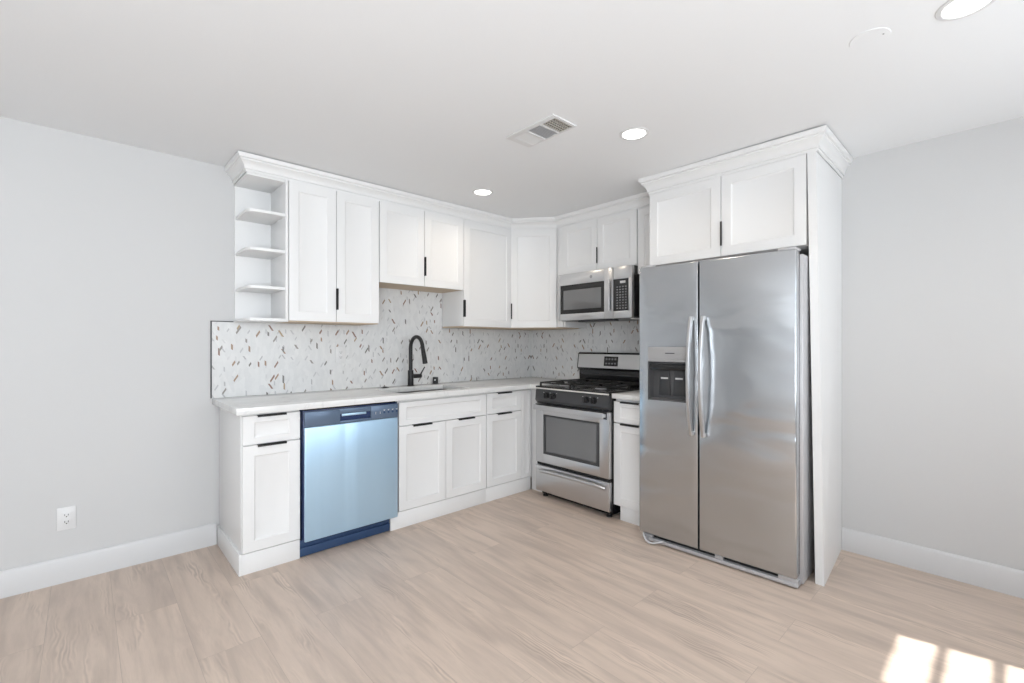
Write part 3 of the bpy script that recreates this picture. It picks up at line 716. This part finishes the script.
for xx in (.150, .245):
    pd = MB(local=True)
    pd.prism([(xx-.030, 1.094), (xx+.030, 1.094), (xx+.040, .935), (xx-.040, .935)], .048, .0545, 'y', .002); pd = pd.build('paddle', 'charcoal', dc)
for xx in (.150, .245): L().box(xx-.024, xx+.024, .0462, .0475, 1.038, 1.048).build('paddle_mark', 'mark', dc)
L().box(a0+.007, a1-.007, -.002, .055, e0+.001, e0+.012, .002).build('drip_tray', 'recess_grey', c)
t = L(); t.box(.389, .888, 0, .065, FZ0, FZ1, .007, 3); d2 = t.build('refrigerator_door', 'fridge_steel', c)
def bow_handle(par, xc):
    pts = []; n = 28
    for i in range(n+1):
        s = i/n; pts.append((xc, -.018-.044*math.sin(math.pi*s)**.8, .722+s*(1.415-.722)))
    sec = [(-.015, -.005), (-.012, -.009), (.012, -.009), (.015, -.005), (.015, .006), (.011, .009), (-.011, .009), (-.015, .006)]
    t = L(); t.tube(pts, .01, section=[(b, a) for a, b in sec] if False else sec)
    for z in (.730, 1.407): t.box(xc-.012, xc+.012, -.024, .0, z-.012, z+.012, .004)
    t.build('handle', 'handle_steel', par)
bow_handle(d, .349); bow_handle(d2, .421)
t = L(); t.box(.03, .892, .010, .072, .008, .029, .003)
t.box(.03, .045, .014, .030, .030, .052).box(.475, .520, .012, .030, .030, .052).box(.800, .892, .012, .030, .029, .053, .002)
t.build('base_grille', 'silver_paint', c)
L().box(.03, .875, .034, .073, .014, .053).build('grille_backing', 'dark_gap', c)
t = L(); pts = [(.020, .03, .052), (.035, -.004, .036), (.062, -.022, .018), (.085, -.026, .011), (.110, -.022, .013), (.150, -.004, .026), (.165, .008, .032)]
t.tube(pts, .006, 10); t.build('hinge_guard', 'lightgrey', c)
t = L(); t.box(.030, .090, .004, .030, .030, .050, .003).cyl((.055, .02, .030), (.055, .02, 0), .012, .016, 16); t.build('front_foot', 'grey_plastic', c)
for q in ((.845, .09), (.10, .66), (.80, .66)): L().cyl((*q, 0), (*q, .0088), .018, .018, 20).build('roller_foot', 'charcoal', c)
for q in (.004, .800): L().box(q, q+.083, .012, .110, 1.7445, 1.757, .003).build('hinge_cover', 'silver_paint', c)

# ------------------------------------------------------------------ wall outlets
def outlet(label, x, z, yw):
    c = thing('wall_outlet', label, 'outlet', (x, yw, z))
    pl = MB().box(x-.037, x+.037, yw-.0005, yw-.0065, z-.059, z+.059, .002).build('cover_plate', 'white_plastic', c)
    MB().box(x-.017, x+.017, yw-.0066, yw-.009, z-.034, z+.034, .001).build('receptacle', 'white_plastic', c)
    t = MB()
    for dz in (.018, -.018):
        t.box(x-.0080, x-.0055, yw-.0091, yw-.0096, z+dz-.003, z+dz+.006).box(x+.0055, x+.0080, yw-.0091, yw-.0096, z+dz-.003, z+dz+.006).cyl((x, yw-.0091, z+dz-.008), (x, yw-.0096, z+dz-.008), .0028, n=12)
    t.build('slots', 'charcoal', c)
outlet('white duplex outlet low on the bare wall left of the cabinets', -3.483, .335, 0)
outlet('white outlet plate set into the mosaic backsplash above the dishwasher', -2.015, 1.178, -.0086)

# ------------------------------------------------------------------ ceiling fittings
def downlight(x, y, label):
    c = thing('recessed_light', label, 'ceiling light', (x, y, CEIL), group='recessed ceiling lights')
    t = bmesh.new(); n = 48; pr = [(.061, -.0035), (.064, -.006), (.076, -.004), (.079, -.0005), (.061, -.0005)]
    rings = [[t.verts.new((x+r*math.cos(2*math.pi*k/n), y+r*math.sin(2*math.pi*k/n), CEIL+z)) for r, z in pr] for k in range(n)]
    for k in range(n):
        A, B = rings[k], rings[(k+1) % n]
        for i in range(len(pr)): t.faces.new((A[i], A[(i+1) % len(pr)], B[(i+1) % len(pr)], B[i]))
    bmesh.ops.recalc_face_normals(t, faces=t.faces[:])
    MB().merge(t).build('trim_ring', 'white_plastic', c)
    MB().cyl((x, y, CEIL-.0005), (x, y, CEIL-.0034), .0615, .0605, 48).build('lens', 'lens', c)
    la = light('recessed_lamp', 'AREA', (x, y, CEIL-.012), (0, 0, -1), 1.7, (1, .84, .66), shape='DISK', size=.11, spread=R(150))
    la.parent = c; la.matrix_parent_inverse = WM[c].inverted()
downlight(-1.247, -.738, 'recessed ceiling light nearest the sink wall, smallest of the three')
downlight(-1.255, -2.027, 'recessed ceiling light between the air vent and the refrigerator cabinet')
downlight(-1.268, -3.300, 'largest recessed ceiling light, cut off by the top edge of the photo')
c = thing('ceiling_vent', 'white ceiling air register with louvre banks coloured dark and grey for shade', 'vent', (-1.645, -1.715, CEIL))
vx0, vx1, vy0, vy1 = -1.733, -1.552, -1.878, -1.530; zc = CEIL-.0005
bx0, bx1 = -1.702, -1.563; banks = [(-1.862, -1.772), (-1.758, -1.668), (-1.654, -1.570)]
f = MB(); zf = zc-.007
ycut = [vy0]+[v for b in banks for v in b]+[vy1]
f.box(vx0, bx0, vy0, vy1, zf, zc, .002).box(bx1, vx1, vy0, vy1, zf, zc, .002)
for i in range(0, len(ycut), 2): f.box(bx0-.001, bx1+.001, ycut[i], ycut[i+1], zf+.0003, zc)
f.build('frame', 'white_plastic', c)
MB().box(bx0+.001, bx1-.001, banks[0][0]+.001, banks[0][1]-.001, zc-.0012, zc-.0002).build('duct_shade', 'dark_gap', c)  # dark sheet painted as the shade inside the duct
t = MB()
for k in range(9):
    xx = bx0+.008+k*.0155; t.box(xx-.0012, xx+.0012, banks[0][0], banks[0][1], zf+.001, zc-.0013)
for k in range(5):
    yy = banks[0][0]+.009+k*.018; t.box(bx0, bx1, yy-.0012, yy+.0012, zf+.002, zc-.0013)
t.build('louvre_grid', 'louvre_tan', c)
for bi, mt in ((1, 'lightgrey'), (2, 'white_plastic')):  # blades are all white; the grey bank has its shade in the colour
    t = MB(); b0_, b1_ = banks[bi]; n = 8
    for k in range(n):
        yy = b0_+(b1_-b0_)*k/n; s = 1 if bi == 1 else -1
        t.hexa([(bx0, yy, zf+.001 if s > 0 else zc-.001), (bx1, yy, zf+.001 if s > 0 else zc-.001), (bx1, yy+.0118, zc-.002 if s > 0 else zf+.001), (bx0, yy+.0118, zc-.002 if s > 0 else zf+.001)],
               [(bx0, yy, zf+.002 if s > 0 else zc), (bx1, yy, zf+.002 if s > 0 else zc), (bx1, yy+.0118, zc-.001 if s > 0 else zf+.002), (bx0, yy+.0118, zc-.001 if s > 0 else zf+.002)])
    t.build('louvre_bank', mt, c)
c = thing('ceiling_cover_plate', 'faint round white blank plate on the ceiling near the largest recessed light', 'cover plate', (-1.29, -3.045, CEIL))
MB().cyl((-1.29, -3.045, CEIL-.0003), (-1.29, -3.045, CEIL-.003), .062, .060, 48, .0008).build('plate', M['ceil'], c)
MB().cyl((-1.29, -3.085, CEIL-.003), (-1.29, -3.085, CEIL-.0042), .003, .003, 12).build('screw', 'grey_plastic', c)
